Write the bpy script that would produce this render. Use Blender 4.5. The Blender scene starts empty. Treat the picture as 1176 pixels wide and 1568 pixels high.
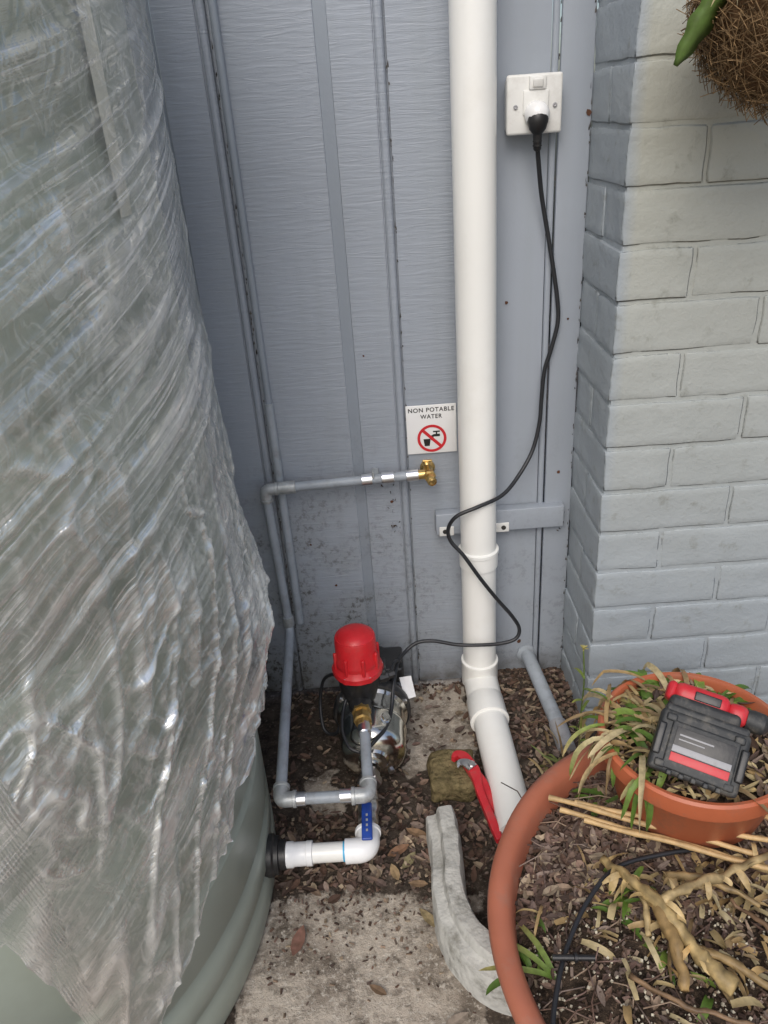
import bpy, bmesh, math, random
from mathutils import Vector, Matrix, noise
random.seed(7)
R=random.random
def U(a,b): return a+(b-a)*random.random()
scene=bpy.context.scene
COL=bpy.context.collection
# ---------------------------------------------------------------- materials
class NT:
    def __init__(s,name):
        s.m=bpy.data.materials.new(name); s.m.use_nodes=True
        s.t=s.m.node_tree; s.t.nodes.clear()
        s.out=s.n("ShaderNodeOutputMaterial")
    def n(s,typ,**kw):
        nd=s.t.nodes.new(typ)
        for k,v in kw.items(): setattr(nd,k,v)
        return nd
    def l(s,a,b): s.t.links.new(a,b)
    def co(s,scale=(1,1,1),rot=(0,0,0),kind='Object'):
        tc=s.n("ShaderNodeTexCoord"); mp=s.n("ShaderNodeMapping")
        mp.inputs['Scale'].default_value=scale; mp.inputs['Rotation'].default_value=rot
        s.l(tc.outputs[kind],mp.inputs[0]); return mp.outputs[0]
    def noise(s,co,scale,detail=4,rough=.55,dist=0):
        nd=s.n("ShaderNodeTexNoise"); nd.inputs['Scale'].default_value=scale
        nd.inputs['Detail'].default_value=detail; nd.inputs['Roughness'].default_value=rough
        nd.inputs['Distortion'].default_value=dist
        s.l(co,nd.inputs['Vector']); return nd.outputs[0]
    def ramp(s,v,stops):
        r=s.n("ShaderNodeValToRGB"); e=r.color_ramp.elements
        while len(e)<len(stops): e.new(.5)
        for i,(p,c) in enumerate(stops):
            e[i].position=p
            e[i].color=(c,c,c,1) if isinstance(c,(int,float)) else (*c,1)
        s.l(v,r.inputs[0]); return r.outputs[0]
    def mix(s,f,a,b,bt='MIX'):
        m=s.n("ShaderNodeMixRGB",blend_type=bt)
        for i,x in ((0,f),(1,a),(2,b)):
            if hasattr(x,'is_linked'): s.l(x,m.inputs[i])
            else: m.inputs[i].default_value= x if i==0 else (*x,1)
        return m.outputs[0]
    def math(s,op,a,b=0):
        m=s.n("ShaderNodeMath",operation=op)
        for i,x in ((0,a),(1,b)):
            if hasattr(x,'is_linked'): s.l(x,m.inputs[i])
            else: m.inputs[i].default_value=x
        return m.outputs[0]
    def bsdf(s,col,rough=.5,metal=0,spec=.5):
        b=s.n("ShaderNodeBsdfPrincipled")
        if hasattr(col,'is_linked'): s.l(col,b.inputs['Base Color'])
        else: b.inputs['Base Color'].default_value=(*col,1)
        if hasattr(rough,'is_linked'): s.l(rough,b.inputs['Roughness'])
        else: b.inputs['Roughness'].default_value=rough
        b.inputs['Metallic'].default_value=metal
        b.inputs['Specular IOR Level'].default_value=spec
        s.l(b.outputs[0],s.out.inputs[0]); return b
    def bump(s,b,h,strength=.3,dist=.01,chain=None):
        bp=s.n("ShaderNodeBump"); bp.inputs['Strength'].default_value=strength
        bp.inputs['Distance'].default_value=dist; s.l(h,bp.inputs['Height'])
        if chain is not None: s.l(chain,bp.inputs['Normal'])
        if b: s.l(bp.outputs[0],b.inputs['Normal'])
        return bp.outputs[0]
def sc(c,k): return tuple(min(1,x*k) for x in c)
def pmat(name,col,rough=.5,metal=0,var=.1,vs=8,bump=0,bs=60,bd=.002,spec=.5,dirt=0,dirtcol=(.1,.08,.06),ds=14):
    t=NT(name); co=t.co()
    n=t.noise(co,vs,3)
    c=t.mix(t.ramp(n,[(.3,0),(.7,1)]),sc(col,1-var),sc(col,1+var))
    if dirt:
        d=t.ramp(t.noise(co,ds,5,.7),[(.5,0),(.75,dirt)])
        c=t.mix(d,c,dirtcol)
    b=t.bsdf(c,rough,metal,spec)
    if bump: t.bump(b,t.noise(co,bs,2),bump,bd)
    return t.m
def cladding_mat(name,grain,base=(.335,.370,.420)):
    t=NT(name); co=t.co()
    n=t.noise(co,2.2,3)
    c=t.mix(t.ramp(n,[(.3,0),(.7,1)]),sc(base,.92),sc(base,1.05))
    st=t.noise(t.co((26,26,1.2)),1,2)
    c=t.mix(t.ramp(st,[(.45,0),(.8,.22)]),c,(.26,.29,.295))
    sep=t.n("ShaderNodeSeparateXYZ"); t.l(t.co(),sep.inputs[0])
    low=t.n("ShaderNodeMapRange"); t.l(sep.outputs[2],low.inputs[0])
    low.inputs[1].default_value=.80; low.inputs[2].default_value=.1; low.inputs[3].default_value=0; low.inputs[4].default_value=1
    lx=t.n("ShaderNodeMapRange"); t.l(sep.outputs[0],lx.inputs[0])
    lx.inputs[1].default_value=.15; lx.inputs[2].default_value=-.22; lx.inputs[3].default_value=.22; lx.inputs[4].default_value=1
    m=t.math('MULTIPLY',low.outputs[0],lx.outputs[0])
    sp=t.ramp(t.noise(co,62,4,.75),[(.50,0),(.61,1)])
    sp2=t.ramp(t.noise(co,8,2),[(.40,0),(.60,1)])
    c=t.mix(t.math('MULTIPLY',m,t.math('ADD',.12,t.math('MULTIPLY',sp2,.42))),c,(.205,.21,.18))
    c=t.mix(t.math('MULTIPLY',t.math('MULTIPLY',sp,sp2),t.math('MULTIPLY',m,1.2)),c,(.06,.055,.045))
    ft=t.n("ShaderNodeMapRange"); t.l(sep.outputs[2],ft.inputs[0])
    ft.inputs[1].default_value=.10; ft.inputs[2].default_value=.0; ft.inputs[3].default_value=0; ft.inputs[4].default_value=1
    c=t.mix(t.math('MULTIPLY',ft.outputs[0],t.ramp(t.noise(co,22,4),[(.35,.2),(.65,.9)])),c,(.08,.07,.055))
    b=t.bsdf(c,.40,0,.45)
    if grain:
        g=t.noise(t.co((12,12,125)),1,4,.6,.9)
        t.bump(b,t.ramp(g,[(.38,0),(.66,1)]),.42,.0013)
    else:
        t.bump(b,t.noise(co,60,4,.7),.4,.0015)
    return t.m
M={}
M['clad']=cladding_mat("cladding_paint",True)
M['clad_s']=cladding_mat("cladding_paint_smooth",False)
M['clad_d']=cladding_mat("cladding_paint_shaded_strip",False,(.275,.31,.355))  # same paint darkened: shade of the recessed lap strip put into its colour
def brick_mat():
    t=NT("painted_brick"); co=t.co()
    sep=t.n("ShaderNodeSeparateXYZ"); t.l(co,sep.inputs[0])
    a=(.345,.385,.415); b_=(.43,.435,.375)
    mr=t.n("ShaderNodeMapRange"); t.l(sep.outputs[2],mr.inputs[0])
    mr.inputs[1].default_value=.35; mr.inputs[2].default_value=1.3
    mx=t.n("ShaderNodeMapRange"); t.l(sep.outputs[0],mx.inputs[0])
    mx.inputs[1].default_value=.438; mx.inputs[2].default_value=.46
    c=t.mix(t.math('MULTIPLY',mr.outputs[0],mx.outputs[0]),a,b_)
    c=t.mix(t.ramp(t.noise(co,5,4),[(.35,0),(.7,.25)]),c,(.29,.31,.29))
    c=t.mix(t.ramp(t.noise(co,24,6,.7),[(.58,0),(.76,.6)]),c,(.18,.18,.14))
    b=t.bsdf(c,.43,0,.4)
    n1=t.bump(None,t.noise(co,24,4,.6),.8,.004)
    t.bump(b,t.noise(co,120,2,.7),.5,.0015,n1)
    return t.m
M['brick']=brick_mat()
M['pvc']=pmat("white_pvc",(.87,.87,.83),.28,0,.02,4,.04,40,.001,dirt=.15,dirtcol=(.55,.5,.4),ds=7)
M['pvc2']=pmat("white_pvc_fitting",(.86,.87,.87),.25,0,.03,9,dirt=.2,dirtcol=(.4,.35,.28),ds=20)
M['plate']=pmat("socket_plastic",(.74,.74,.71),.35,0,.04,20,dirt=.3,dirtcol=(.4,.36,.3),ds=30)
M['gpipe']=pmat("grey_poly_pipe",(.33,.365,.40),.42,0,.12,18,.15,120,.001,dirt=.5,dirtcol=(.16,.15,.13),ds=30)
M['gfit']=pmat("galvanised_fitting",(.44,.46,.46),.42,.4,.2,60,.2,150,.001,dirt=.6,dirtcol=(.2,.18,.15),ds=50)
M['alu']=pmat("crimp_aluminium",(.72,.73,.75),.28,1,.08,30)
M['brass']=pmat("brass",(.70,.49,.19),.33,.9,.3,40,.1,120,.001,dirt=.5,dirtcol=(.2,.12,.05),ds=60)
M['steel']=pmat("stainless_steel",(.70,.68,.62),.17,1,.10,12,.12,16,.004)
M['black']=pmat("black_plastic",(.018,.018,.019),.38,0,.3,20,.2,200,.001,dirt=.3,dirtcol=(.09,.08,.07),ds=40)
M['cable']=pmat("cable_rubber",(.02,.021,.024),.42,0,.2,20)
M['dkmetal']=pmat("black_cast_iron",(.022,.023,.025),.45,.0,.3,30,.3,120,.001,dirt=.6,dirtcol=(.13,.11,.09),ds=30)
M['red']=pmat("red_plastic",(.60,.018,.024),.40,0,.12,30,.08,150,.001,dirt=.35,dirtcol=(.34,.12,.1),ds=25)
M['red2']=pmat("tool_red",(.54,.022,.032),.42,0,.15,40,dirt=.55,dirtcol=(.17,.1,.08),ds=40)
M['blue']=pmat("blue_lever_vinyl",(.014,.055,.30),.38,0,.2,40,dirt=.4,dirtcol=(.06,.07,.12),ds=60)
M['bluering']=pmat("blue_primer",(.05,.38,.65),.5,0,.1,40)
M['signw']=pmat("sign_white",(.82,.82,.81),.3,0,.02,10)
M['signr']=pmat("sign_red",(.60,.02,.03),.4,0,.03,10)
M['signk']=pmat("sign_black",(.015,.015,.015),.4,0,.03,10)
M['dgrey']=pmat("tool_grey",(.030,.032,.033),.55,0,.25,60,.3,200,.001,dirt=.75,dirtcol=(.14,.125,.10),ds=60)
M['lgrey']=pmat("label_grey",(.33,.33,.34),.5,0,.1,60,dirt=.6,dirtcol=(.13,.12,.1),ds=60)
M['silver']=pmat("blade_steel",(.6,.6,.6),.3,1,.1,30)
M['terra']=pmat("terracotta_plastic",(.42,.140,.080),.50,0,.14,9,.15,60,.002,dirt=.7,dirtcol=(.34,.19,.14),ds=14)
M['terra2']=pmat("terracotta_plastic_bright",(.46,.125,.055),.45,0,.14,9,.12,60,.002,dirt=.8,dirtcol=(.24,.12,.08),ds=18)
M['conc']=pmat("cast_concrete",(.47,.465,.43),.85,0,.18,14,.7,70,.006,spec=.2,dirt=.9,dirtcol=(.14,.135,.11),ds=22)
M['moss']=pmat("mossy_stone",(.17,.135,.07),.95,0,.4,50,1,80,.008,spec=.1,dirt=.9,dirtcol=(.06,.055,.02),ds=60)
M['bamboo']=pmat("bamboo_cane",(.50,.34,.16),.55,0,.25,60,.2,120,.001)
M['tag']=pmat("paper_tag",(.75,.75,.75),.5,0,.05,30)
M['timber']=pmat("strip_timber",(.68,.66,.56),.7,0,.15,20)
M['chain']=pmat("galvanised_wire",(.3,.3,.3),.4,1,.1,20)
M['near_black']=pmat("gap_shade_and_screw",(.03,.028,.025),.9,0,.1,20)  # near-black colour stands in for shade behind the wall foot; also colours screws
def attr_mat(name,rough=.7,spec=.3,trans=0,dk=.3):
    t=NT(name); a=t.n("ShaderNodeAttribute",attribute_name="Col"); co=t.co()
    c=t.mix(t.ramp(t.noise(co,90,2),[(.35,.0),(.7,dk)]),a.outputs[0],(.05,.035,.02))
    b=t.bsdf(c,rough,0,spec)
    if trans:
        tr=t.n("ShaderNodeBsdfTranslucent"); t.l(c,tr.inputs[0]); mx=t.n("ShaderNodeMixShader"); mx.inputs[0].default_value=trans
        t.l(b.outputs[0],mx.inputs[1]); t.l(tr.outputs[0],mx.inputs[2]); t.l(mx.outputs[0],t.out.inputs[0])
    return t.m
M['leaf']=attr_mat("foliage",.5,.4,.2,.35)
M['litter']=attr_mat("litter",.75,.25,0,.5)
# ---------------------------------------------------------------- mesh helpers
class MB:
    def __init__(s): s.v=[];s.f=[];s.c=[]
    def add(s,vs,fs,col=(.5,.5,.5)):
        o=len(s.v); s.v+= [tuple(v) for v in vs]; s.f+=[tuple(i+o for i in f) for f in fs]; s.c+=[(*col,1)]*len(vs)
    def obj(s,name,mat,smooth=True,parent=None):
        me=bpy.data.meshes.new(name); me.from_pydata(s.v,[],s.f); me.update()
        a=me.color_attributes.new("Col",'FLOAT_COLOR','POINT')
        a.data.foreach_set("color",[x for c in s.c for x in c])
        if smooth: me.polygons.foreach_set("use_smooth",[True]*len(me.polygons))
        me.materials.append(M[mat] if isinstance(mat,str) else mat)
        ob=bpy.data.objects.new(name,me); COL.objects.link(ob)
        if parent: ob.parent=parent
        return ob
def empty(name,loc=(0,0,0)):
    e=bpy.data.objects.new(name,None); e.empty_display_size=.05; COL.objects.link(e); return e
def bmobj(name,bm,mat,parent=None,smooth=False,auto=None):
    me=bpy.data.meshes.new(name); bm.to_mesh(me); bm.free()
    if smooth: me.polygons.foreach_set("use_smooth",[True]*len(me.polygons))
    me.materials.append(M[mat] if isinstance(mat,str) else mat)
    ob=bpy.data.objects.new(name,me); COL.objects.link(ob)
    if auto: me.set_sharp_from_angle(angle=math.radians(auto))
    if parent: ob.parent=parent
    return ob
def rbox(name,c,s,mat,parent=None,bev=.003,seg=3,rot=None,disp=0):
    bm=bmesh.new(); bmesh.ops.create_cube(bm,size=1)
    for v in bm.verts: v.co=Vector((v.co.x*s[0],v.co.y*s[1],v.co.z*s[2]))
    if bev: bmesh.ops.bevel(bm,geom=bm.edges[:],offset=bev,segments=seg,affect='EDGES',profile=.5)
    if disp:
        bmesh.ops.subdivide_edges(bm,edges=bm.edges[:],cuts=5,use_grid_fill=True)
        for v in bm.verts: v.co+=noise.noise_vector((v.co+Vector(c))*25)*disp
    m=Matrix.Translation(c)@(rot.to_4x4() if rot else Matrix.Identity(4))
    bmesh.ops.transform(bm,matrix=m,verts=bm.verts)
    return bmobj(name,bm,mat,parent,True,35)
def axis_m(c,d):
    d=Vector(d).normalized(); q=Vector((0,0,1)).rotation_difference(d)
    return Matrix.Translation(c)@q.to_matrix().to_4x4()
def lathe(name,prof,c,d,mat,parent=None,seg=40,auto=35,wob=None):
    m=axis_m(c,d); mb=MB(); vs=[]
    for r,h in prof:
        for i in range(seg):
            a=2*math.pi*i/seg; rr=r*(wob(a,h) if wob else 1)
            vs.append(m@Vector((rr*math.cos(a),rr*math.sin(a),h)))
    fs=[]
    for k in range(len(prof)-1):
        for i in range(seg):
            j=(i+1)%seg
            fs.append((k*seg+i,k*seg+j,(k+1)*seg+j,(k+1)*seg+i))
    if prof[0][0]>1e-5: fs.append(tuple(range(seg))[::-1])
    if prof[-1][0]>1e-5: fs.append(tuple((len(prof)-1)*seg+i for i in range(seg)))
    mb.add(vs,fs); ob=mb.obj(name,mat,True,parent)
    ob.data.set_sharp_from_angle(angle=math.radians(auto))
    return ob
def catmull(P,n=10):
    P=[Vector(p) for p in P]; Q=[P[0]*2-P[1]]+P+[P[-1]*2-P[-2]]; out=[]
    for i in range(1,len(Q)-2):
        a,b,c,d=Q[i-1:i+3]
        for k in range(n):
            t=k/n; out.append(.5*((2*b)+(c-a)*t+(2*a-5*b+4*c-d)*t*t+(3*b-a-3*c+d)*t**3))
    out.append(P[-1]); return out
def rounded(P,rad=.02,n=6):
    P=[Vector(p) for p in P]; out=[P[0]]
    for i in range(1,len(P)-1):
        a=(P[i-1]-P[i]); b=(P[i+1]-P[i]); ra=min(rad,a.length*.45,b.length*.45)
        p0=P[i]+a.normalized()*ra; p1=P[i]+b.normalized()*ra
        for k in range(n+1):
            t=k/n; out.append(p0*(1-t)**2+P[i]*2*t*(1-t)+p1*t*t)
    out.append(P[-1]); return out
def tube_data(P,r,seg=14):
    P=[Vector(p) for p in P]; n=len(P)
    rr=r if callable(r) else (lambda t:r)
    T=[(P[min(i+1,n-1)]-P[max(i-1,0)]).normalized() for i in range(n)]
    N=T[0].orthogonal().normalized(); vs=[];fs=[]
    for i in range(n):
        if i: N=(T[i-1].rotation_difference(T[i])@N)
        N=(N-T[i]*N.dot(T[i])).normalized(); B=T[i].cross(N); q=rr(i/(n-1))
        for k in range(seg):
            a=2*math.pi*k/seg; vs.append(P[i]+(N*math.cos(a)+B*math.sin(a))*q)
    for i in range(n-1):
        for k in range(seg):
            j=(k+1)%seg; fs.append((i*seg+k,i*seg+j,(i+1)*seg+j,(i+1)*seg+k))
    fs.append(tuple(range(seg))[::-1]); fs.append(tuple((n-1)*seg+k for k in range(seg)))
    return vs,fs
def tube(name,P,r,mat,parent=None,seg=18):
    mb=MB(); mb.add(*tube_data(P,r,seg)); ob=mb.obj(name,mat,True,parent)
    ob.data.set_sharp_from_angle(angle=math.radians(50))
    return ob
def lerp(a,b,t): return a+(b-a)*t
def sm(a,b,x):
    t=max(0,min(1,(x-a)/(b-a))); return t*t*(3-2*t)
def pw(x,pts):
    if x<=pts[0][0]: return pts[0][1]
    for (a,b),(c,d) in zip(pts,pts[1:]):
        if x<=c: return lerp(b,d,(x-a)/(c-a))
    return pts[-1][1]
# ---------------------------------------------------------------- cladding wall
wall=empty("clad_house_wall")
def profile_sheet(name,prof,z0,z1,mat):
    mb=MB(); vs=[];fs=[]
    for z in (z0,z1):
        for x,y in prof: vs.append((x,y,z))
    n=len(prof)
    for i in range(n-1): fs.append((i,i+1,n+i+1,n+i))
    mb.add(vs,fs); return mb.obj(name,mat,False,wall)
prof=[(-3.2,0)]
centers=[-.255-.305*k for k in range(9,0,-1)]+[-.255,.053]
for c in centers:
    b=c-.010
    prof+=[(b-.003,0),(b-.002,.003),(b,.003)]
    for k in range(7):
        a=math.pi*(1-k/6); prof.append((b+.0085+.0085*math.cos(a),.002-.0085*math.sin(a)))
    prof+=[(b+.0172,.009),(b+.0205,.009),(b+.021,0)]
    s=c+.192
    if c<0:
        prof+=[(s,0),(s+.001,.003)]
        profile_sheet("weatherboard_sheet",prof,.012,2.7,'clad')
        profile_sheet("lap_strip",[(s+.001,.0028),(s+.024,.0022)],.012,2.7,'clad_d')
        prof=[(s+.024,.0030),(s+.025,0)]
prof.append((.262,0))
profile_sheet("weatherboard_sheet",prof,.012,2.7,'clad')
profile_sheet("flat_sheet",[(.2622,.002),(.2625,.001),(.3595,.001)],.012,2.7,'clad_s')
rbox("corner_bead",(.366,-.0035,1.356),(.012,.013,2.688),'clad_s',wall,.004)
rbox("corner_board",(.4065,-.003,1.356),(.061,.012,2.688),'clad_s',wall,.003)
rbox("footing",(-1.38,.06,-.05),(3.7,.08,.12),'near_black',wall,0)  # recessed plinth, painted near-black as the shadow gap below the sheets
mb=MB()
for (x,z,s) in [(.283,.99,.006),(-.18,.45,.004),(-.13,.33,.005),(.19,1.2,.003),(-.02,.9,.003),(.02,.55,.005),(.43,1.33,.008),(.325,.12,.008),(.41,.95,.004),(.405,.6,.005)]:
    P=[(x+s*U(.5,1)*math.cos(k*1.05),-.0015 if x<.37 else -.0105,z+s*U(.5,1)*math.sin(k*1.05)) for k in range(6)]
    mb.add(P,[(0,1,2,3,4,5)],(.12,.05,.03))
for xc,yy,n_ in ((-.2445,-.0012,90),(.0635,-.0012,55),(.3745,-.0012,60),(.4335,-.0102,70)):
    for _ in range(n_):
        z=U(.02,1.9); x=xc+U(-.0015,.0015); s=U(.0006,.0022)
        mb.add([(x-s*.5,yy,z),(x+s,yy,z+U(0,.003)),(x+s*.4,yy,z+U(.003,.014)),(x-s*.5,yy,z+.005)],[(0,1,2,3)],sc((.07,.065,.06),U(.6,2)))
for k in range(16):
    z=U(.46,.60); x=.012+U(-.012,.014)+(.60-z)*.12
    P=[(x+U(-.004,.004),-.008-U(0,.006),z+U(-.006,.006)) for _ in range(3)]; mb.add(P,[(0,1,2)],(.05,.035,.025))
for k in range(14):
    z=U(.455,.53); x=.415+U(-.012,.012); P=[(x+U(-.005,.005),-.014-U(0,.02),z+U(-.005,.005)) for _ in range(3)]; mb.add(P,[(0,1,2)],(.06,.05,.04))
mb.obj("paint_chips",'litter',False,wall)
# ---------------------------------------------------------------- brick wall
brick=empty("painted_brick_wall")
mb=MB(); X0=.436; YF=-.24; CH=.0935; BL=.26; G=.0070
def brk(x0,x1,y0,y1,z0,z1):
    c=Vector(((x0+x1)/2,(y0+y1)/2,(z0+z1)/2)); h=Vector(((x1-x0)/2,(y1-y0)/2,(z1-z0)/2))
    bm=bmesh.new(); bmesh.ops.create_cube(bm,size=2)
    for v in bm.verts: v.co=Vector((v.co.x*h.x,v.co.y*h.y,v.co.z*h.z))+Vector((U(-1,1),U(-.6,.6),U(-1,1)))*.0017
    bmesh.ops.subdivide_edges(bm,edges=bm.edges[:],cuts=5,use_grid_fill=True)
    bmesh.ops.bevel(bm,geom=[e for e in bm.edges if e.calc_face_angle(0)>.8],offset=.0024,segments=2,affect='EDGES')
    for v in bm.verts:
        p=v.co+c; v.co+=noise.noise_vector(p*28)*.0024
    bm.verts.ensure_lookup_table()
    for v in bm.verts: v.co+=c
    mb.add([v.co.copy() for v in bm.verts],[[v.index for v in f.verts] for f in bm.faces]); bm.free()
for k in range(0,27):
    z0=k*CH+G/2; z1=(k+1)*CH-G/2; oy=U(-.0008,.0008)
    A=(k%2==1)
    xs=[X0]; x=X0+(.13 if A else .26)
    while x<2.4: xs.append(x); x+=BL
    for i in range(len(xs)-1):
        a=xs[i]+(0 if i==0 else G/2); b=xs[i+1]-G/2
        brk(a+(U(-.001,.001) if i==0 else 0),b,YF+oy+U(-.0008,.0008),(-.004 if (A and i==0) else YF+.11),z0,z1)
    if not A: brk(X0+.0005+U(-.001,.001),X0+.1,YF+.11+G,-.004,z0,z1)
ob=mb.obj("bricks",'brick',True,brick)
wn=ob.modifiers.new("wn",'WEIGHTED_NORMAL'); wn.mode='FACE_AREA'; wn.weight=80
rbox("mortar_front",(1.4,YF+.0030+.05,1.26),(1.92,.1,2.52),'brick',brick,0)
rbox("mortar_return",(X0+.0030+.045,-.12,1.26),(.09,.225,2.519),'brick',brick,0)
# ---------------------------------------------------------------- ground
xs=[-40,-20,-8,-4,-2.4]+[-1.4+.0125*i for i in range(0,225)]+[2,3,5,10,20,40]
ys=[-40,-20,-8,-4,-2.2]+[-1.5+.0125*i for i in range(0,124)]+[.2,.6,3]
def soilness(x,y):
    n=noise.noise(Vector((x*9,y*9,3)))*.06+noise.noise(Vector((x*30,y*30,3)))*.025
    conc=sm(-.56,-.66,y+n)*(1-sm(.08,.15,x+n))*sm(-.32,-.24,x-.15*(y+.6)+n)
    pad=sm(.0,.03,x+n)*(1-sm(.16,.19,x+n))*sm(-.33,-.30,y+n)*.75
    c3=(1-sm(.02,.06,math.hypot(x+.185,(y+.31)*.6)+n))*.9
    far=1 if (abs(x)>1.4 or y<-1.5) else 0
    return 1-max(conc,pad,c3,far)
def gz(x,y):
    s=soilness(x,y); f=1 if abs(x)<1.35 and y>-1.45 else 0
    z=f*(noise.noise(Vector((x*14,y*14,0)))*.006*s+noise.noise(Vector((x*50,y*50,0)))*.003*s+noise.noise(Vector((x*6,y*6,1)))*.003)
    z+=.03*sm(.20,.28,x)*sm(-.46,-.38,y)*f
    return z
vs=[];cs=[];fs=[]
for y in ys:
    for x in xs:
        vs.append((x,y,gz(x,y))); cs.append((soilness(x,y),0,0,1))
nx=len(xs)
for j in range(len(ys)-1):
    for i in range(nx-1): a=j*nx+i; fs.append((a,a+1,a+nx+1,a+nx))
g=MB(); g.v=vs;g.f=fs;g.c=cs
t=NT("ground_soil_concrete"); co=t.co(); at=t.n("ShaderNodeAttribute",attribute_name="Col"); sp=t.n("ShaderNodeSeparateColor"); t.l(at.outputs[0],sp.inputs[0])
fac=t.math('ADD',sp.outputs[0],t.math('MULTIPLY',t.math('SUBTRACT',t.noise(co,24,6,.72),.5),1.6))
fac=t.ramp(fac,[(.42,0),(.60,1)])
cc=t.mix(t.ramp(t.noise(co,8,4,.65),[(.34,0),(.56,1)]),(.19,.155,.12),(.52,.455,.375))
cc=t.mix(t.ramp(t.noise(co,22,7,.75),[(.48,0),(.66,.9)]),cc,(.10,.08,.06))
cc=t.mix(t.ramp(t.noise(co,100,3,.75),[(.53,0),(.66,.8)]),cc,(.62,.57,.49))
so=t.mix(t.ramp(t.noise(co,35,5,.7),[(.35,0),(.65,1)]),(.036,.028,.022),(.11,.086,.066))
so=t.mix(t.ramp(t.noise(co,140,3,.7),[(.58,0),(.70,.8)]),so,(.26,.21,.17))
b=t.bsdf(t.mix(fac,cc,so),.9,0,.2)
t.bump(b,t.noise(co,60,6,.75),.9,.009)
M['ground']=t.m
g.obj("ground",'ground',True)
# ---------------------------------------------------------------- litter helpers
LC=[(.15,.09,.065),(.21,.14,.105),(.10,.062,.05),(.31,.225,.16),(.20,.13,.105),(.08,.052,.042),(.38,.30,.21),(.14,.10,.085),(.25,.19,.155)]
def leaf(mb,p,l,w,ang,col,tilt=.3,curl=.2):
    m=Matrix.Translation(p)@Matrix.Rotation(ang,4,'Z')@Matrix.Rotation(U(-tilt,tilt),4,'X')@Matrix.Rotation(U(-tilt,tilt),4,'Y')
    ts=[-.5,-.28,0,.28,.5]; ws=[.06,.8,1,.7,.05]; vs=[]
    for t_,w_ in zip(ts,ws):
        zc=curl*l*(t_*t_)*1.5
        vs+= [m@Vector((t_*l,-w_*w/2,zc+curl*w*.7*w_)),m@Vector((t_*l,0,zc)),m@Vector((t_*l,w_*w/2,zc+curl*w*.7*w_))]
    fs=[]
    for i in range(4):
        a=i*3; fs+=[(a,a+1,a+4,a+3),(a+1,a+2,a+5,a+4)]
    mb.add(vs,fs,col)
def chip(mb,p,l,w,h,col):
    m=Matrix.Translation(p)@Matrix.Rotation(U(0,6.28),4,'Z')@Matrix.Rotation(U(-.5,.5),4,'X')@Matrix.Rotation(U(-.4,.4),4,'Y')
    vs=[m@Vector((sx*l/2*U(.6,1.1),sy*w/2*U(.5,1.1),sz*h/2)) for sz in (-1,1) for sy in (-1,1) for sx in (-1,1)]
    mb.add(vs,[(0,2,3,1),(4,5,7,6),(0,1,5,4),(2,6,7,3),(0,4,6,2),(1,3,7,5)],col)
def inpot(x,y): return math.hypot(x-.525,y+.89)<.33
mb=MB(); n=0
while n<2600:
    x=U(-.3,.44); y=U(-.60,-.02)
    if inpot(x,y): continue
    d=soilness(x,y)
    dens=.05+.38*d
    if x<-.1 and y>-.4: dens*=.5
    if x>.18: dens+=.35
    if y<-.42 and x<.2: dens+=.45*d
    if R()>dens: continue
    col=sc(random.choice(LC),U(.55,1.25)); p=Vector((x,y,gz(x,y)+.003+U(0,.006)))
    if R()<.60: chip(mb,p,U(.004,.020),U(.003,.009),U(.002,.004),col)
    else: leaf(mb,p,U(.012,.038),U(.006,.016),U(0,6.28),col,.5,U(.05,.4))
    n+=1
for _ in range(420):
    x=U(-.28,.12); y=-.55-abs(random.gauss(0,.13)); col=sc(random.choice(LC),U(.5,1.1))
    chip(mb,Vector((x,y,.003)),U(.002,.012),U(.002,.006),.002,col)
for _ in range(260):
    x=U(-.3,.43); y=-abs(random.gauss(0,.02))-.005; chip(mb,Vector((x,y,gz(x,y)+.003)),U(.004,.016),U(.003,.007),.003,sc(random.choice(LC),U(.5,1)))
for (x,y,l,w,a,c) in [(-.215,-.70,.06,.024,1.3,(.23,.12,.09)),(.03,-.675,.055,.02,2.2,(.33,.26,.14)),(-.02,-.52,.05,.022,.4,(.27,.15,.09)),(-.15,-.62,.03,.02,.6,(.10,.06,.045)),(.06,-.86,.05,.02,.5,(.3,.25,.2)),(-.07,-.80,.035,.015,2.6,(.2,.13,.08)),(.015,-.60,.04,.018,2.9,(.30,.2,.12)),(-.03,-.57,.04,.018,1.9,(.34,.24,.13)),(.0,-.545,.045,.02,.9,(.25,.22,.12)),(-.19,-.60,.04,.014,2.4,(.28,.2,.14)),(.02,-.48,.05,.022,2.7,(.3,.19,.11)),(-.11,-.49,.045,.02,.2,(.20,.12,.09))]:
    leaf(mb,Vector((x,y,.008)),l,w,a,c,.12,.15)
mb.obj("leaf_litter",'litter',False)
# ---------------------------------------------------------------- water tank + wrap
TC=(-.70,-.565); TA=.43; TB=.535; TH=1.95
def ell(a,off=0): return Vector((TC[0]+(TA+off)*math.cos(a),TC[1]+(TB+off)*math.sin(a),0))
M['tank']=pmat("tank_polyethylene",(.335,.37,.31),.38,0,.05,3,.05,30,.002,dirt=.25,dirtcol=(.22,.22,.17),ds=10)
tank=empty("rainwater_tank")
tp=[(-.02,0.0),(-.004,.004),(0,.018),(0,.075),(-.006,.083),(-.006,.092),(0,.10),(0,.155),(-.008,.165),(-.008,.176),(0,.186),(0,.30)]
z=.30
while z<1.7:
    tp+=[(0,z),(-.005,z+.01),(-.005,z+.02),(0,z+.03)]; z+=.26
tp+=[(0,1.75),(-.02,1.84),(-.08,1.92),(-.2,1.96),(-.42,1.98)]
mb=MB(); seg=128; vs=[];fs=[]
for off,zz in tp:
    for i in range(seg):
        p=ell(2*math.pi*i/seg,off); vs.append((p.x,p.y,zz))
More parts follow.
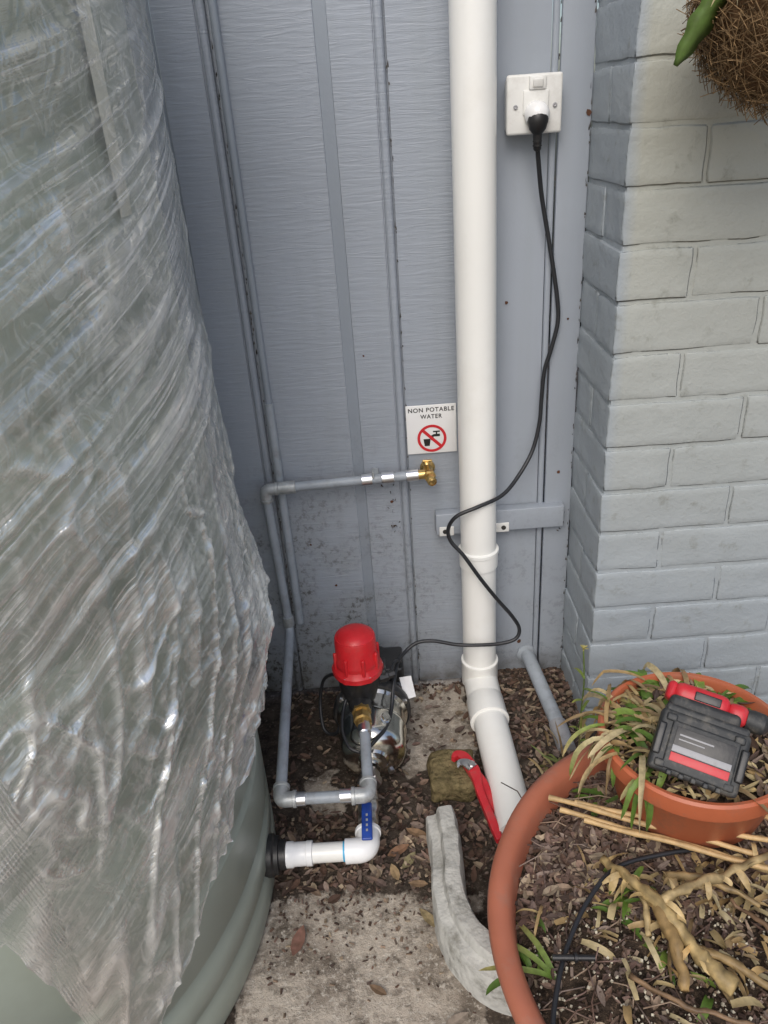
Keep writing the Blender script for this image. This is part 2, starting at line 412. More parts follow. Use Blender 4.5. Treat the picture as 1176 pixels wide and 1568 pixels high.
for k in range(len(tp)-1):
    for i in range(seg): j=(i+1)%seg; fs.append((k*seg+i,k*seg+j,(k+1)*seg+j,(k+1)*seg+i))
fs.append(tuple((len(tp)-1)*seg+i for i in range(seg)))
mb.add(vs,fs); o=mb.obj("tank_shell",'tank',True,tank); o.data.set_sharp_from_angle(angle=math.radians(60))
mb=MB(); vs=[];fs=[]; aa=-.16
for k in range(14):
    zz=1.27+k*.045
    for d in (-.03,.03): p=ell(aa+d,.006); vs.append((p.x,p.y,zz))
for k in range(13): fs.append((2*k,2*k+1,2*k+3,2*k+2))
mb.add(vs,fs); mb.obj("packing_strip",'timber',False,tank)
mb=MB(); vs=[];fs=[]
for k in range(5):
    for d in (-.035,.035): p=ell(-.03+d,.0015); vs.append((p.x,p.y,.40+k*.012))
for k in range(4): fs.append((2*k,2*k+1,2*k+3,2*k+2))
mb.add(vs,fs); mb.obj("maker_label",'blue',False,tank)
lathe("tank_outlet_flange",[(.040,-.02),(.040,.010),(.036,.014),(.036,.022),(.028,.023),(.028,.034)],(-.272,-.575,.09),(1,0,0),'black',tank,32)
# ---- clear wrap: real folds; haze of stacked film stored per vertex; UV runs along / across the stretch lines
wr=MB(); NA=400; NZ=500; a0=-1.9; a1=.85; vs=[];fs=[];cs=[];uvs=[]
HEM=[(-2.3,.62),(-1.15,.60),(-1.02,.56),(-.96,.42),(-.90,.22),(-.80,.20),(-.70,.25),(-.49,.35),(-.25,.43),(0,.49),(.4,.5),(.85,.5)]
NN=noise.noise
def ln(x,k=7): return max(0,1-abs(x)*k)
for j in range(NZ):
    v=j/(NZ-1)
    for i in range(NA):
        a=lerp(a0,a1,i/(NA-1)); h=pw(a,HEM)+.018*NN(Vector((a*12,0,0)))+.01*NN(Vector((a*40,1,0)))
        zz=lerp(h,1.93,v); s=a*.5; low=1-sm(.55,1.25,zz)
        w1=NN(Vector((s*2.2,zz*2.2,7))); w2=NN(Vector((s*7,zz*7,17)))
        q=zz-s*.20-.22*s*(1.9-zz)+.035*w1+.006*w2*(1+3*low)
        p_=s+zz*.25
        f1=ln(NN(Vector((p_*1.6,q*12,1))),6)
        f2=ln(NN(Vector((p_*2.2,q*30,2))),6)
        den=sm(-.2,.3,NN(Vector((s*4,zz*5,21)))); den2=sm(-.15,.30,NN(Vector((s*9,zz*6,33))))
        wx=NN(Vector((s*10,zz*10,40)))*.05; wz=NN(Vector((s*10,zz*10,50)))*.05
        c1=ln(NN(Vector(((s+wx)*13-zz*4,(zz+wz)*10,60))),7); c2=ln(NN(Vector(((s+wx)*26,(zz+wz)*20+s*12,61))),6)
        vf=ln(NN(Vector((zz*2.6,(s*1.1-zz*.30+w1*.06)*20,11))),6)
        cr=.35+.65*low
        big=NN(Vector((a*3,zz*4,4)))
        off=.021+.010*big*(.3+low)+.0042*f1+.0018*f2+cr*(.0065*c1*den2+.0030*c2*den2)+low*.007*vf
        off+=.012*math.exp(-((a+.05)/.35)**2)
        off+=.032*math.exp(-((a-.0)/.32)**2)*math.exp(-((zz-.66)/.12)**2)
        off=max(off,.005)
        p=ell(a,off); vs.append((p.x,min(p.y,-.012),zz)); uvs.append((p_,q))
        bunch=math.exp(-((a+.88)/.13)**2)*(1-sm(.3,.9,zz))
        edge=math.exp(-((a+.12)/.22)**2)
        hz=.05+.42*f1*den+.34*f2*(.25+.6*den)+cr*den2*(.55*c1+.42*c2)+low*.50*vf*(1-den*.6)+.30*bunch+.10*edge
        hz+=.5*math.exp(-((zz-h)/.004)**2)
        cs.append((max(0,min(.95,hz)),bunch,den,1))
for j in range(NZ-1):
    for i in range(NA-1): k=j*NA+i; fs.append((k,k+1,k+NA+1,k+NA))
wr.v=vs;wr.f=fs;wr.c=cs
t=NT("plastic_film"); at=t.n("ShaderNodeAttribute",attribute_name="Col"); sp=t.n("ShaderNodeSeparateColor"); t.l(at.outputs[0],sp.inputs[0])
fn=t.noise(t.co((5,170,1),(0,0,0),'UV'),1,3,.6,.4)
cn_=t.noise(t.co((1,1,.7)),26,3,.6,1.2)
crk=t.ramp(cn_,[(.44,0),(.495,1),(.505,1),(.555,0)]) 
streak=t.math('MULTIPLY',t.ramp(fn,[(.53,0),(.61,1)]),t.math('ADD',.16,t.math('MULTIPLY',sp.outputs[2],.42)))
hz=t.math('ADD',t.math('ADD',sp.outputs[0],streak),t.math('MULTIPLY',crk,.16))
tr=t.n("ShaderNodeBsdfTransparent"); tr.inputs[0].default_value=(.985,.99,.98,1)
df=t.n("ShaderNodeBsdfDiffuse"); t.l(t.mix(sp.outputs[1],(.93,.94,.92),(.78,.70,.62)),df.inputs[0])
tl=t.n("ShaderNodeBsdfTranslucent"); tl.inputs[0].default_value=(.88,.89,.88,1)
m0=t.n("ShaderNodeMixShader"); m0.inputs[0].default_value=.2; t.l(df.outputs[0],m0.inputs[1]); t.l(tl.outputs[0],m0.inputs[2])
m1=t.n("ShaderNodeMixShader"); t.l(t.math('MULTIPLY',hz,.72),m1.inputs[0]); t.l(tr.outputs[0],m1.inputs[1]); t.l(m0.outputs[0],m1.inputs[2])
gl=t.n("ShaderNodeBsdfGlossy"); gl.inputs['Roughness'].default_value=.07; gl.inputs[0].default_value=(1,1,1,1)
nb=t.bump(None,fn,.7,.0022); nb=t.bump(None,cn_,.6,.006,nb); t.l(nb,gl.inputs['Normal'])
m2=t.n("ShaderNodeMixShader"); t.l(t.math('MINIMUM',t.math('ADD',.06,t.math('MULTIPLY',hz,.5)),.6),m2.inputs[0]); t.l(m1.outputs[0],m2.inputs[1]); t.l(gl.outputs[0],m2.inputs[2])
t.l(m2.outputs[0],t.out.inputs[0]); M['film']=t.m
wo=wr.obj("plastic_wrap",'film',True,tank)
uvl=wo.data.uv_layers.new(name="UVMap")
li=[0]*len(wo.data.loops); wo.data.loops.foreach_get("vertex_index",li)
uvl.data.foreach_set("uv",[c for k in li for c in uvs[k]])
# ---------------------------------------------------------------- downpipe
dp=empty("downpipe")
tube("riser",[(.206,-.07,2.7),(.2125,-.07,.10)],.0405,'pvc',dp,40)
bend=rounded([(.2125,-.07,.12),(.2130,-.072,.068),(.2155,-.20,.052)],.06,10)
tube("bend",bend,.0425,'pvc',dp,40)
lathe("riser_collar",[(.0405,-.02),(.0445,-.019),(.0445,.014),(.0465,.016),(.0465,.024),(.0405,.026)],(.2118,-.07,.425),(0,0,1),'pvc',dp,40)
lathe("elbow_socket",[(.0425,-.02),(.0450,-.018),(.0450,.040),(.0458,.042),(.0458,.050),(.0405,.052)],(.2125,-.07,.078),(0,0,1),'pvc',dp,40)
tube("outlet_pipe",[(.2150,-.165,.055),(.226,-.52,.036)],.040,'pvc',dp,40)
lathe("elbow_socket_2",[(.0425,-.045),(.0455,-.04),(.0455,.02),(.0468,.021),(.0468,.028),(.040,.03)],(.2152,-.185,.0535),(.011,-.355,-.02),'pvc',dp,40)
br=empty("pipe_bracket")
rbox("bracket_batten",(.268,-.0165,.4945),(.298,.028,.054),'clad_s',br,.002)
for x in (.143,.272):
    rbox("clip_ear_%d"%(x*1000),(x,-.0325,.478),(.034,.003,.024),'plate',br,.0014)
    lathe("screw_%d"%(x*1000),[(.0055,0),(.0055,.0015),(.003,.003),(0,.003)],(x-.004 if x<.2 else x+.004,-.034,.478),(0,-1,0),'near_black',br,16)
# ---------------------------------------------------------------- power socket
so=empty("power_socket")
rbox("back_box",(.3225,-.020,1.350),(.098,.034,.094),'plate',so,.012,5)
rbox("face_plate",(.3225,-.0405,1.350),(.101,.010,.097),'plate',so,.0048,4)
rbox("switch_surround",(.3265,-.0475,1.384),(.030,.008,.022),'plate',so,.002)
rbox("switch_rocker",(.3265,-.053,1.384),(.018,.006,.014),'plate',so,.002,rot=Matrix.Rotation(.2,3,'X'))
rbox("outlet_pad",(.3245,-.0465,1.353),(.046,.005,.040),'plate',so,.002)
for x in (.288,.359): lathe("plate_screw_%d"%(x*1000),[(.004,0),(.004,.002),(.0025,.003),(0,.002)],(x,-.0455,1.347),(0,-1,0),'lgrey',so,16)
lathe("plug_body",[(.0215,0),(.0225,.006),(.021,.016),(.015,.026),(.007,.030),(0,.031)],(.3255,-.048,1.334),(0,-1,0),'pvc2',so,32)
lathe("plug_back",[(0,-.022),(.012,-.020),(.0185,-.010),(.019,0),(.015,.012),(.0085,.020),(.0072,.045),(.0055,.048),(0,.049)],(.3255,-.062,1.322),(.03,.1,-1),'black',so,32)
for k in range(3): lathe("strain_ring_%d"%k,[(.006,-.0015),(.0085,-.001),(.0085,.001),(.006,.0015)],(.3262,-.059,1.298-.0075*k),(0,0,1),'black',so,20)
cab=[(.3265,-.058,1.285),(.333,-.045,1.25),(.344,-.028,1.193),(.360,-.022,1.12),(.372,-.022,1.06),(.384,-.022,.99),(.386,-.022,.945),(.374,-.022,.89),(.362,-.022,.845),(.357,-.024,.78),(.354,-.026,.73),(.338,-.035,.668),(.304,-.06,.622),(.262,-.095,.594),(.205,-.121,.583),(.158,-.125,.566),(.139,-.120,.535),(.143,-.122,.503),(.170,-.130,.468),(.206,-.135,.408),(.244,-.138,.350),(.278,-.135,.300),(.298,-.13,.258),(.290,-.135,.232),(.255,-.138,.223),(.205,-.140,.224),(.151,-.135,.226),(.095,-.13,.238),(.055,-.13,.236),(.025,-.145,.222),(.006,-.185,.222),(-.006,-.225,.200),(-.015,-.27,.165),(-.028,-.32,.160),(-.05,-.36,.165),(-.07,-.375,.155),(-.088,-.372,.140)]
tube("power_cord",catmull(cab,8),.0044,'cable',so,12)
# ---------------------------------------------------------------- sign
sg=empty("non_potable_water_sign"); cx=.1185
rbox("sign_plate",(cx,-.0045,.7245),(.111,.003,.1145),'signw',sg,.0012)
def ring(name,r0,r1,c,y,mat,seg=48):
    mb=MB(); vs=[];fs=[]
    for i in range(seg):
        a=2*math.pi*i/seg
        for r in (r0,r1): vs.append((c[0]+r*math.cos(a),y,c[1]+r*math.sin(a)))
    for i in range(seg): j=(i+1)%seg; fs.append((2*i,2*i+1,2*j+1,2*j))
    mb.add(vs,fs); return mb.obj(name,mat,False,sg)
def poly(name,pts,y,mat):
    mb=MB(); mb.add([(x,y,z) for x,z in pts],[tuple(range(len(pts)))]); return mb.obj(name,mat,False,sg)
cz=.7035
ring("prohibition_ring",.0265,.0325,(cx,cz),-.0072,'signr')
def icon_tap(x,z,s):
    poly("tap_body",[(x-1.2*s,z+.2*s),(x+1.2*s,z+.2*s),(x+1.2*s,z+.9*s),(x-.4*s,z+.9*s),(x-1.2*s,z+.5*s)],-.0064,'signk')
    poly("tap_spout",[(x-1.2*s,z-.8*s),(x-.5*s,z-.8*s),(x-.5*s,z+.2*s),(x-1.2*s,z+.2*s)],-.0064,'signk')
    poly("tap_stem",[(x+.1*s,z+.9*s),(x+.5*s,z+.9*s),(x+.5*s,z+1.4*s),(x+.1*s,z+1.4*s)],-.0064,'signk')
    poly("tap_handle",[(x-.6*s,z+1.4*s),(x+1.2*s,z+1.4*s),(x+1.2*s,z+1.8*s),(x-.6*s,z+1.8*s)],-.0064,'signk')
icon_tap(cx+.008,cz+.002,.0085)
poly("cup",[(cx-.019,cz-.001),(cx-.0165,cz-.018),(cx-.0055,cz-.018),(cx-.003,cz-.001)],-.0064,'signk')
d=.0035; k=.0205
poly("prohibition_slash",[(cx-k-d*.7,cz+k-d*.7),(cx-k+d*.7,cz+k+d*.7),(cx+k+d*.7,cz-k+d*.7),(cx+k-d*.7,cz-k-d*.7)],-.0068,'signr')
def text(s,w,h,c):
    cu=bpy.data.curves.new("t",'FONT'); cu.body=s; cu.align_x='CENTER'; cu.align_y='CENTER'; cu.offset=.018; cu.space_character=1.15
    o=bpy.data.objects.new("t",cu); COL.objects.link(o); bpy.context.view_layer.update()
    me=bpy.data.meshes.new_from_object(o); sx=w/o.dimensions.x; sy=h/o.dimensions.y
    for v in me.vertices: v.co=Vector((c[0]+v.co.x*sx,-.0066,c[1]+v.co.y*sy))
    bpy.data.objects.remove(o); me.materials.clear(); me.materials.append(M['signk'])
    n=bpy.data.objects.new("lettering_"+s.split()[0].lower(),me); COL.objects.link(n); n.parent=sg
text("NON POTABLE",.101,.0100,(cx,.7705)); text("WATER",.048,.0100,(cx,.7550))
# ---------------------------------------------------------------- grey water pipe + tap
gp=empty("water_pipe")
r=.0105; zd=.19
A=(-.263,-.04,.622); Bp=(-.253,-.04,.236); Cc=(-.240,-.531,zd); Dd=(-.0685,-.534,zd); E=(-.0755,-.335,.192)
tube("tap_branch",[A,(.075,-.04,.632)],r,'gpipe',gp)
tube("wall_drop",rounded([(-.262,-.04,.60),Bp,(-.2515,-.10,.227)],.03,8),r,'gpipe',gp)
tube("floor_run",[(-.2515,-.09,.229),Cc],r*1.08,'gpipe',gp)
tube("cross_run",[Cc,Dd],r*1.08,'gpipe',gp)
tube("pump_run",[Dd,E],r*1.08,'gpipe',gp)
def elbow(name,P,d1,d2,rr=.0145,L=.030,mat='gfit'):
    P=Vector(P); d1=Vector(d1).normalized(); d2=Vector(d2).normalized()
    tube(name,rounded([P+d1*L,P,P+d2*L],.016,8),rr,mat,gp,20)
    for i,dd in enumerate((d1,d2)): lathe(name+"_sleeve_%d"%i,[(rr,-.004),(rr+.0018,-.003),(rr+.0018,.003),(rr,.004)],P+dd*L,dd,mat,gp,20)
elbow("elbow_top",(-.262,-.04,.622),(1,0,.03),(0,0,-1),.0135,.026)
elbow("elbow_floor",Cc,(0,1,.08),(1,0,0),.0150,.028)
elbow("elbow_pump",Dd,(-1,0,0),(-.03,1,0),.0155,.030)
tube("riser_conduit",[(-.2335,-.012,2.7),(-.2315,-.012,.80)],.0075,'clad_d',gp)
tube("riser_lower",[(-.2315,-.014,.815),(-.2285,-.018,.24)],.0098,'gpipe',gp)
lathe("saddle_joint",[(.0105,-.02),(.0145,-.019),(.0145,.019),(.0105,.02)],(-.213,-.04,.6235),(1,0,.03),'gfit',gp,20)
lathe("drop_joint",[(.0105,-.014),(.0135,-.013),(.0135,.013),(.0105,.014)],(-.2535,-.04,.262),(0,0,1),'gfit',gp,20)
for x0,x1 in ((-.045,-.02),(0.0,.028),(.055,.083)):
    z_=.622+(x0+.263)/.338*.010; lathe("crimp_sleeve_%d"%(x0*1000),[(.0105,0),(.0135,.001),(.0135,x1-x0-.001),(.0105,x1-x0)],(x0,-.04,z_),(1,0,.03),'alu',gp,24)
for x0,x1 in ((-.215,-.19),(-.125,-.10)): lathe("floor_crimp_%d"%(x0*1000),[(.0112,0),(.0135,.001),(.0135,x1-x0-.001),(.0112,x1-x0)],(x0,-.532,zd),(1,0,0),'alu',gp,24)
rbox("pipe_clip",(-.012,-.022,.637),(.012,.045,.004),'gfit',gp,.001)
rbox("pipe_clip_leg",(-.018,-.04,.643),(.004,.024,.016),'gfit',gp,.001)
tap=empty("brass_tap")
lathe("tap_inlet",[(.010,0),(.011,.004),(.011,.018),(.009,.020)],(.080,-.04,.632),(1,0,.02),'brass',tap,24)
lathe("wall_plate",[(.017,0),(.017,.004),(.011,.008),(.011,.040)],(.106,-.001,.632),(0,-1,0),'brass',tap,32)
lathe("tap_bonnet",[(.0135,0),(.0145,.004),(.0145,.012),(.010,.014),(.0095,.022),(.0115,.024),(.012,.031),(.010,.034),(.005,.036),(0,.036)],(.106,-.038,.632),(.1,-1,-.1),'brass',tap,6)
lathe("tap_spindle",[(.006,0),(.007,.008),(.009,.012),(.009,.017),(.005,.020),(0,.020)],(.103,-.045,.648),(-.1,-.2,1),'brass',tap,20)
rbox("tap_tee",(.103,-.048,.668),(.022,.006,.005),'brass',tap,.002)
lathe("tap_outlet",[(.007,0),(.0105,.004),(.0105,.010),(.009,.013),(.0075,.013),(.0075,.004)],(.109,-.060,.628),(.25,-1,-.3),'brass',tap,28)
# ---------------------------------------------------------------- grey stub conduit
st=empty("drain_conduit")
tube("conduit",rounded([(.345,.01,.080),(.348,-.03,.078),(.373,-.24,.052)],.02,6),.0175,'gpipe',st,24)
tube("conduit_end",[(.372,-.235,.053),(.3775,-.31,.042)],.0205,'lgrey',st,24)
lathe("conduit_flange",[(.0175,0),(.026,.001),(.026,.006),(.0175,.01)],(.3455,.001,.0795),(0,-1,0),'gpipe',st,24)
# ---------------------------------------------------------------- pump
pu=empty("water_pump"); PX=-.062; PZ=.098
lathe("motor_body",[(.03,0),(.058,.004),(.062,.02),(.062,.15),(.07,.16),(.07,.17)],(PX,-.03,PZ),(0,-1,0),'dkmetal',pu,48,20,wob=lambda a,h:1+.035*(math.sin(a*24)>0))
lathe("fan_cowl",[(.02,0),(.060,.003),(.066,.012),(.066,.05),(.064,.052)],(PX,-.018,PZ),(0,-1,0),'black',pu,48)
lathe("mount_flange",[(.07,0),(.089,.001),(.092,.006),(.092,.018),(.088,.024),(.074,.026)],(PX,-.185,PZ),(0,-1,0),'dkmetal',pu,64)
lathe("pump_housing",[(.078,0),(.083,.004),(.083,.012),(.077,.018),(.076,.06),(.078,.063),(.078,.072),(.075,.078),(.074,.118),(.069,.134),(.056,.146),(.034,.152),(.030,.158),(0,.158)],(PX,-.205,PZ),(0,-1,0),'steel',pu,72)
for k in range(6):
    a=k*math.pi/3+.4; lathe("flange_bolt_%d"%k,[(.006,0),(.006,.007),(.003,.008),(0,.008)],(PX+.085*math.cos(a),-.208,PZ+.085*math.sin(a)),(0,-1,0),'alu',pu,6)
lathe("suction_port",[(.026,0),(.026,.010),(.021,.012),(.021,.022)],(PX-.006,-.355,.092),(0,-1,0),'steel',pu,36)
lathe("drain_plug",[(.011,0),(.011,.008),(.008,.010),(.008,.016),(0,.016)],(PX+.035,-.34,.062),(.2,-1,-.2),'alu',pu,6)
lathe("prime_plug",[(.013,0),(.013,.009),(.009,.010),(.009,.018),(0,.018)],(PX+.03,-.30,.160),(.3,-.3,1),'steel',pu,6)
rbox("foot_bar",(PX,-.13,.014),(.15,.12,.012),'dkmetal',pu,.003)
rbox("foot_riser",(PX,-.13,.035),(.07,.07,.05),'dkmetal',pu,.006)
rbox("front_foot",(PX,-.29,.015),(.09,.03,.022),'dkmetal',pu,.004)
rbox("terminal_box",(PX+.045,-.115,.165),(.075,.09,.045),'black',pu,.008)
rbox("capacitor_box",(PX-.055,-.12,.150),(.04,.08,.045),'black',pu,.01)
CX=-.083; CY=-.245
lathe("controller_base",[(.020,0),(.022,.03),(.036,.05),(.043,.075),(.046,.10),(.050,.118),(.050,.126)],(CX,CY,.140),(0,0,1),'black',pu,48)
lathe("controller_union",[(.030,0),(.030,.020),(.024,.022),(.024,.034)],(CX,CY,.150),(0,0,1),'black',pu,12)
lathe("controller_skirt",[(.050,0),(.0555,.001),(.0555,.013),(.050,.020),(.0475,.026)],(CX,CY,.262),(0,0,1),'red',pu,96,35,wob=lambda a,h:1+.035*max(0,math.cos(a*6))**6)
lathe("controller_cap",[(.0475,0),(.0490,.010),(.0488,.018),(.0455,.024),(.0450,.068),(.0425,.074),(.0405,.0745),(.038,.078),(.030,.084),(.018,.088),(0,.089)],(CX,CY,.283),(0,0,1),'red',pu,64)
for k in range(8):
    a=k*math.pi/4+.3; rbox("cap_rib_%d"%k,(CX+.0485*math.cos(a),CY+.0485*math.sin(a),.300),(.008,.008,.045),'red',pu,.003,rot=Matrix.Rotation(a,3,'Z'))
for k in range(6):
    a=k*math.pi/3; lathe("cap_screw_%d"%k,[(.003,0),(.003,.002),(0,.003)],(CX+.0535*math.cos(a),CY+.0535*math.sin(a),.275),(0,0,1),'lgrey',pu,10)
lathe("cable_gland",[(.013,0),(.013,.02),(.010,.022),(.010,.036)],(CX+.045,CY+.0,.235),(1,.3,.05),'black',pu,8)
rbox("controller_panel",(CX+.052,CY+.02,.24),(.02,.05,.035),'dgrey',pu,.004)
lathe("outlet_neck",[(.024,0),(.024,.02),(.020,.03)],(CX,CY-.03,.195),(.06,-1,0),'black',pu,24)
lathe("brass_union",[(.0215,0),(.0215,.014),(.017,.015),(.017,.022),(.0195,.023),(.0195,.038),(.0145,.040),(.0135,.054),(.011,.055)],(CX+.002,CY-.052,.195),(.06,-1,-.02),'brass',pu,8,30)
lathe("pump_crimp",[(.0112,0),(.0138,.001),(.0138,.028),(.0112,.030)],(CX+.0065,CY-.100,.193),(.06,-1,-.01),'alu',pu,24)
tube("motor_lead",catmull([(CX-.045,CY+.01,.235),(-.145,-.21,.225),(-.170,-.19,.19),(-.182,-.20,.13),(-.175,-.24,.09),(-.150,-.235,.07),(-.135,-.2,.08)],8),.004,'cable',pu,10)
tube("sensor_lead",catmull([(CX+.07,CY+.01,.237),(.0,-.2,.24),(.012,-.15,.20),(-.005,-.12,.17)],8),.004,'cable',pu,10)
tube("front_lead",catmull([(-.088,-.372,.140),(-.112,-.36,.148),(-.125,-.32,.165),(-.118,-.27,.19),(-.10,-.26,.215)],8),.004,'cable',pu,10)
mb=MB(); mb.add([(.008,-.165,.165),(.036,-.165,.168),(.044,-.19,.125),(.018,-.195,.122)],[(0,1,2,3)]); mb.obj("rating_tag",'tag',False,pu)
# ---------------------------------------------------------------- suction line with ball valve
su=empty("suction_line"); sy=-.578; sz=.09
tube("pvc_pipe",[(-.24,-.5765,sz),(-.10,sy,sz)],.0185,'pvc',su,32)
lathe("tank_coupler",[(.021,0),(.0245,.002),(.0245,.014),(.0225,.017),(.0225,.040),(.0235,.041),(.0235,.052),(.0185,.053)],(-.238,-.5765,sz),(1,0,0),'pvc2',su,36)
lathe("primer_band",[(.0185,0),(.0190,.0005),(.0190,.003),(.0185,.0035)],(-.126,sy,sz),(1,0,0),'bluering',su,36)
tube("pvc_elbow",rounded([(-.122,sy,sz),(-.078,sy,sz),(-.0775,sy+.045,sz)],.030,10),.0235,'pvc2',su,36)
lathe("elbow_rim",[(.0235,0),(.026,.001),(.026,.008),(.0235,.01)],(-.0775,sy+.036,sz),(0,1,0),'pvc2',su,36)
lathe("threaded_nipple",[(.0165,0),(.0165,.022)],(-.0775,sy+.045,sz),(0,1,0),'alu',su,24)
lathe("ball_valve_body",[(.019,0),(.0205,.001),(.0205,.014),(.016,.018),(.021,.026),(.0225,.036),(.021,.046),(.016,.054),(.0205,.058),(.0205,.074),(.017,.075),(.017,.095)],(-.0765,-.515,sz),(.03,1,0),'silver',su,24,40)
lathe("union_nut",[(.024,0),(.026,.002),(.026,.018),(.022,.021),(.022,.032)],(-.0725,-.415,sz),(.05,1,0),'silver',su,6)
lathe("valve_stem",[(.010,0),(.010,.012),(.006,.014),(.006,.028),(0,.028)],(-.0750,-.488,sz+.018),(0,0,1),'silver',su,16)
rbox("valve_lever_root",(-.0755,-.497,.1325),(.024,.032,.003),'silver',su,.0012)
rbox("valve_lever",(-.0765,-.548,.1345),(.021,.088,.007),'blue',su,.0032,4)
lathe("lever_nut",[(.006,0),(.006,.005),(0,.006)],(-.0755,-.489,.134),(0,0,1),'silver',su,6)
cu=MB()
for k in range(4):
    y=-.575+.012*k
    cu.add([(-.0785,y,.1384),(-.0745,y,.1384),(-.0745,y+.006,.1384),(-.0785,y+.006,.1384)],[(0,1,2,3)])
cu.obj("lever_marking",'lgrey',False,su)
# ---------------------------------------------------------------- stone, kerb, cutter
rbox("mossy_stone",(.112,-.345,.024),(.105,.115,.052),'moss',None,.012,3,Matrix.Rotation(-.05,3,'Z'),.009)
kc=catmull([(.074,-.500,0),(.078,-.56,0),(.076,-.62,0),(.074,-.68,0),(.086,-.745,0),(.125,-.80,0),(.175,-.825,0)],9)
sec=[(-.036,-.005),(-.034,.074),(-.031,.080),(-.018,.083),(-.013,.086),(-.011,.100),(-.008,.106),(.014,.108),(.020,.106),(.023,.100),(.027,.085),(.030,.02),(.031,-.005)]
mb=MB(); vs=[];fs=[]; ns=len(sec)
for i,p in enumerate(kc):
    tt=(kc[min(i+1,len(kc)-1)]-kc[max(i-1,0)]).normalized()
    side=Vector((abs(tt.y),tt.x if tt.y<0 else -tt.x,0))
    for a,h in sec:
        q=p+side*a+Vector((0,0,h)); q+=noise.noise_vector(q*45)*.0022+noise.noise_vector(q*9)*.003; vs.append(q)
for i in range(len(kc)-1):
    for k in range(ns-1): fs.append((i*ns+k,i*ns+k+1,(i+1)*ns+k+1,(i+1)*ns+k))
fs.append(tuple(range(ns))); fs.append(tuple((len(kc)-1)*ns+k for k in range(ns))[::-1])
mb.add(vs,fs); o=mb.obj("concrete_garden_edging",'conc',True); o.data.set_sharp_from_angle(angle=math.radians(32))
pc=empty("pipe_cutter")
def flat(name,path,ws,z0,th,mat):
    P=catmull([(x+.002,y-.032,z-.004) for x,y,z in path],6); n=len(P); vs=[];fs=[]
    for i,p in enumerate(P):
        tt=(P[min(i+1,n-1)]-P[max(i-1,0)]).normalized(); sd=Vector((-tt.y,tt.x,0)).normalized(); u_=i/(n-1)*(len(ws)-1); a=int(min(u_,len(ws)-2)); w=lerp(ws[a],ws[a+1],u_-a)/2
        up=Vector((0,0,th/2))
        vs+=[p-sd*w-up,p+sd*w-up,p+sd*w*1.0+up,p-sd*w+up]
    for i in range(n-1):
        for k in range(4): j=(k+1)%4; fs.append((i*4+k,i*4+j,(i+1)*4+j,(i+1)*4+k))
    fs+=[(3,2,1,0),tuple((n-1)*4+k for k in range(4))]
    m_=MB(); m_.add(vs,fs); o=m_.obj(name,mat,False,pc); bv=o.modifiers.new("b",'BEVEL'); bv.width=.0025; bv.segments=2; return o
flat("upper_handle",[(.143,-.315,.066),(.155,-.35,.068),(.160,-.40,.062),(.174,-.46,.05),(.184,-.505,.04)],[.024,.028,.018,.016,.018,.014],0,.016,'red2')
flat("lower_handle",[(.150,-.33,.062),(.172,-.375,.058),(.182,-.42,.048),(.202,-.47,.036),(.206,-.50,.028)],[.02,.020,.014,.014,.016,.012],0,.014,'red2')
flat("cutter_jaw",[(.148,-.325,.068),(.136,-.30,.068),(.122,-.292,.067),(.112,-.302,.066)],[.024,.022,.016,.008],0,.014,'red2')
flat("cutter_blade",[(.152,-.342,.078),(.138,-.325,.077),(.126,-.318,.072),(.120,-.330,.068)],[.024,.022,.014,.003],0,.004,'silver')
lathe("pivot_bolt",[(.008,0),(.008,.004),(0,.005)],(.152,-.364,.074),(0,0,1),'silver',pc,12)
# ---------------------------------------------------------------- big pot
bp_=empty("terracotta_planter"); BC=(.525,-.89)
lathe("planter_shell",[(.30,0),(.312,.01),(.372,.19),(.383,.205),(.384,.228),(.395,.232),(.408,.240),(.413,.250),(.410,.262),(.398,.268),(.384,.265),(.376,.255),(.372,.235),(.366,.20),(.30,.03),(0,.03)],(BC[0],BC[1],0),(0,0,1),'terra',bp_,128,50,wob=lambda a,h:1+.004*noise.noise(Vector((math.cos(a)*2,math.sin(a)*2,h*3))))
def pz(x,y):
    r_=math.hypot(x-BC[0],y-BC[1])
    z=.232-.018*sm(.28,.37,r_)+noise.noise(Vector((x*11,y*11,5)))*.010+noise.noise(Vector((x*40,y*40,5)))*.004
    z+=.03*math.exp(-((x-.50)**2+(y+.62)**2)/.02)
    return z
mb=MB(); vs=[(BC[0],BC[1],pz(*BC))];fs=[]; NR=50; NS=160
for k in range(1,NR+1):
    for i in range(NS):
        rr=.371*k/NR; a=2*math.pi*i/NS; x=BC[0]+rr*math.cos(a); y=BC[1]+rr*math.sin(a); vs.append((x,y,pz(x,y)))
for i in range(NS): fs.append((0,1+i,1+(i+1)%NS))
for k in range(NR-1):
    for i in range(NS): j=(i+1)%NS; fs.append((1+k*NS+i,1+(k+1)*NS+i,1+(k+1)*NS+j,1+k*NS+j))
mb.add(vs,fs)
t=NT("potting_soil"); co=t.co()
c=t.mix(t.ramp(t.noise(co,40,5,.7),[(.35,0),(.65,1)]),(.022,.016,.012),(.095,.068,.048))
c=t.mix(t.ramp(t.noise(co,130,3,.7),[(.54,0),(.68,.9)]),c,(.22,.15,.10))
b=t.bsdf(c,.95,0,.15); t.bump(b,t.noise(co,70,6,.75),1,.01); M['soil']=t.m
mb.obj("planter_soil",'soil',True,bp_)
mb=MB(); P2=(.495,-.645)
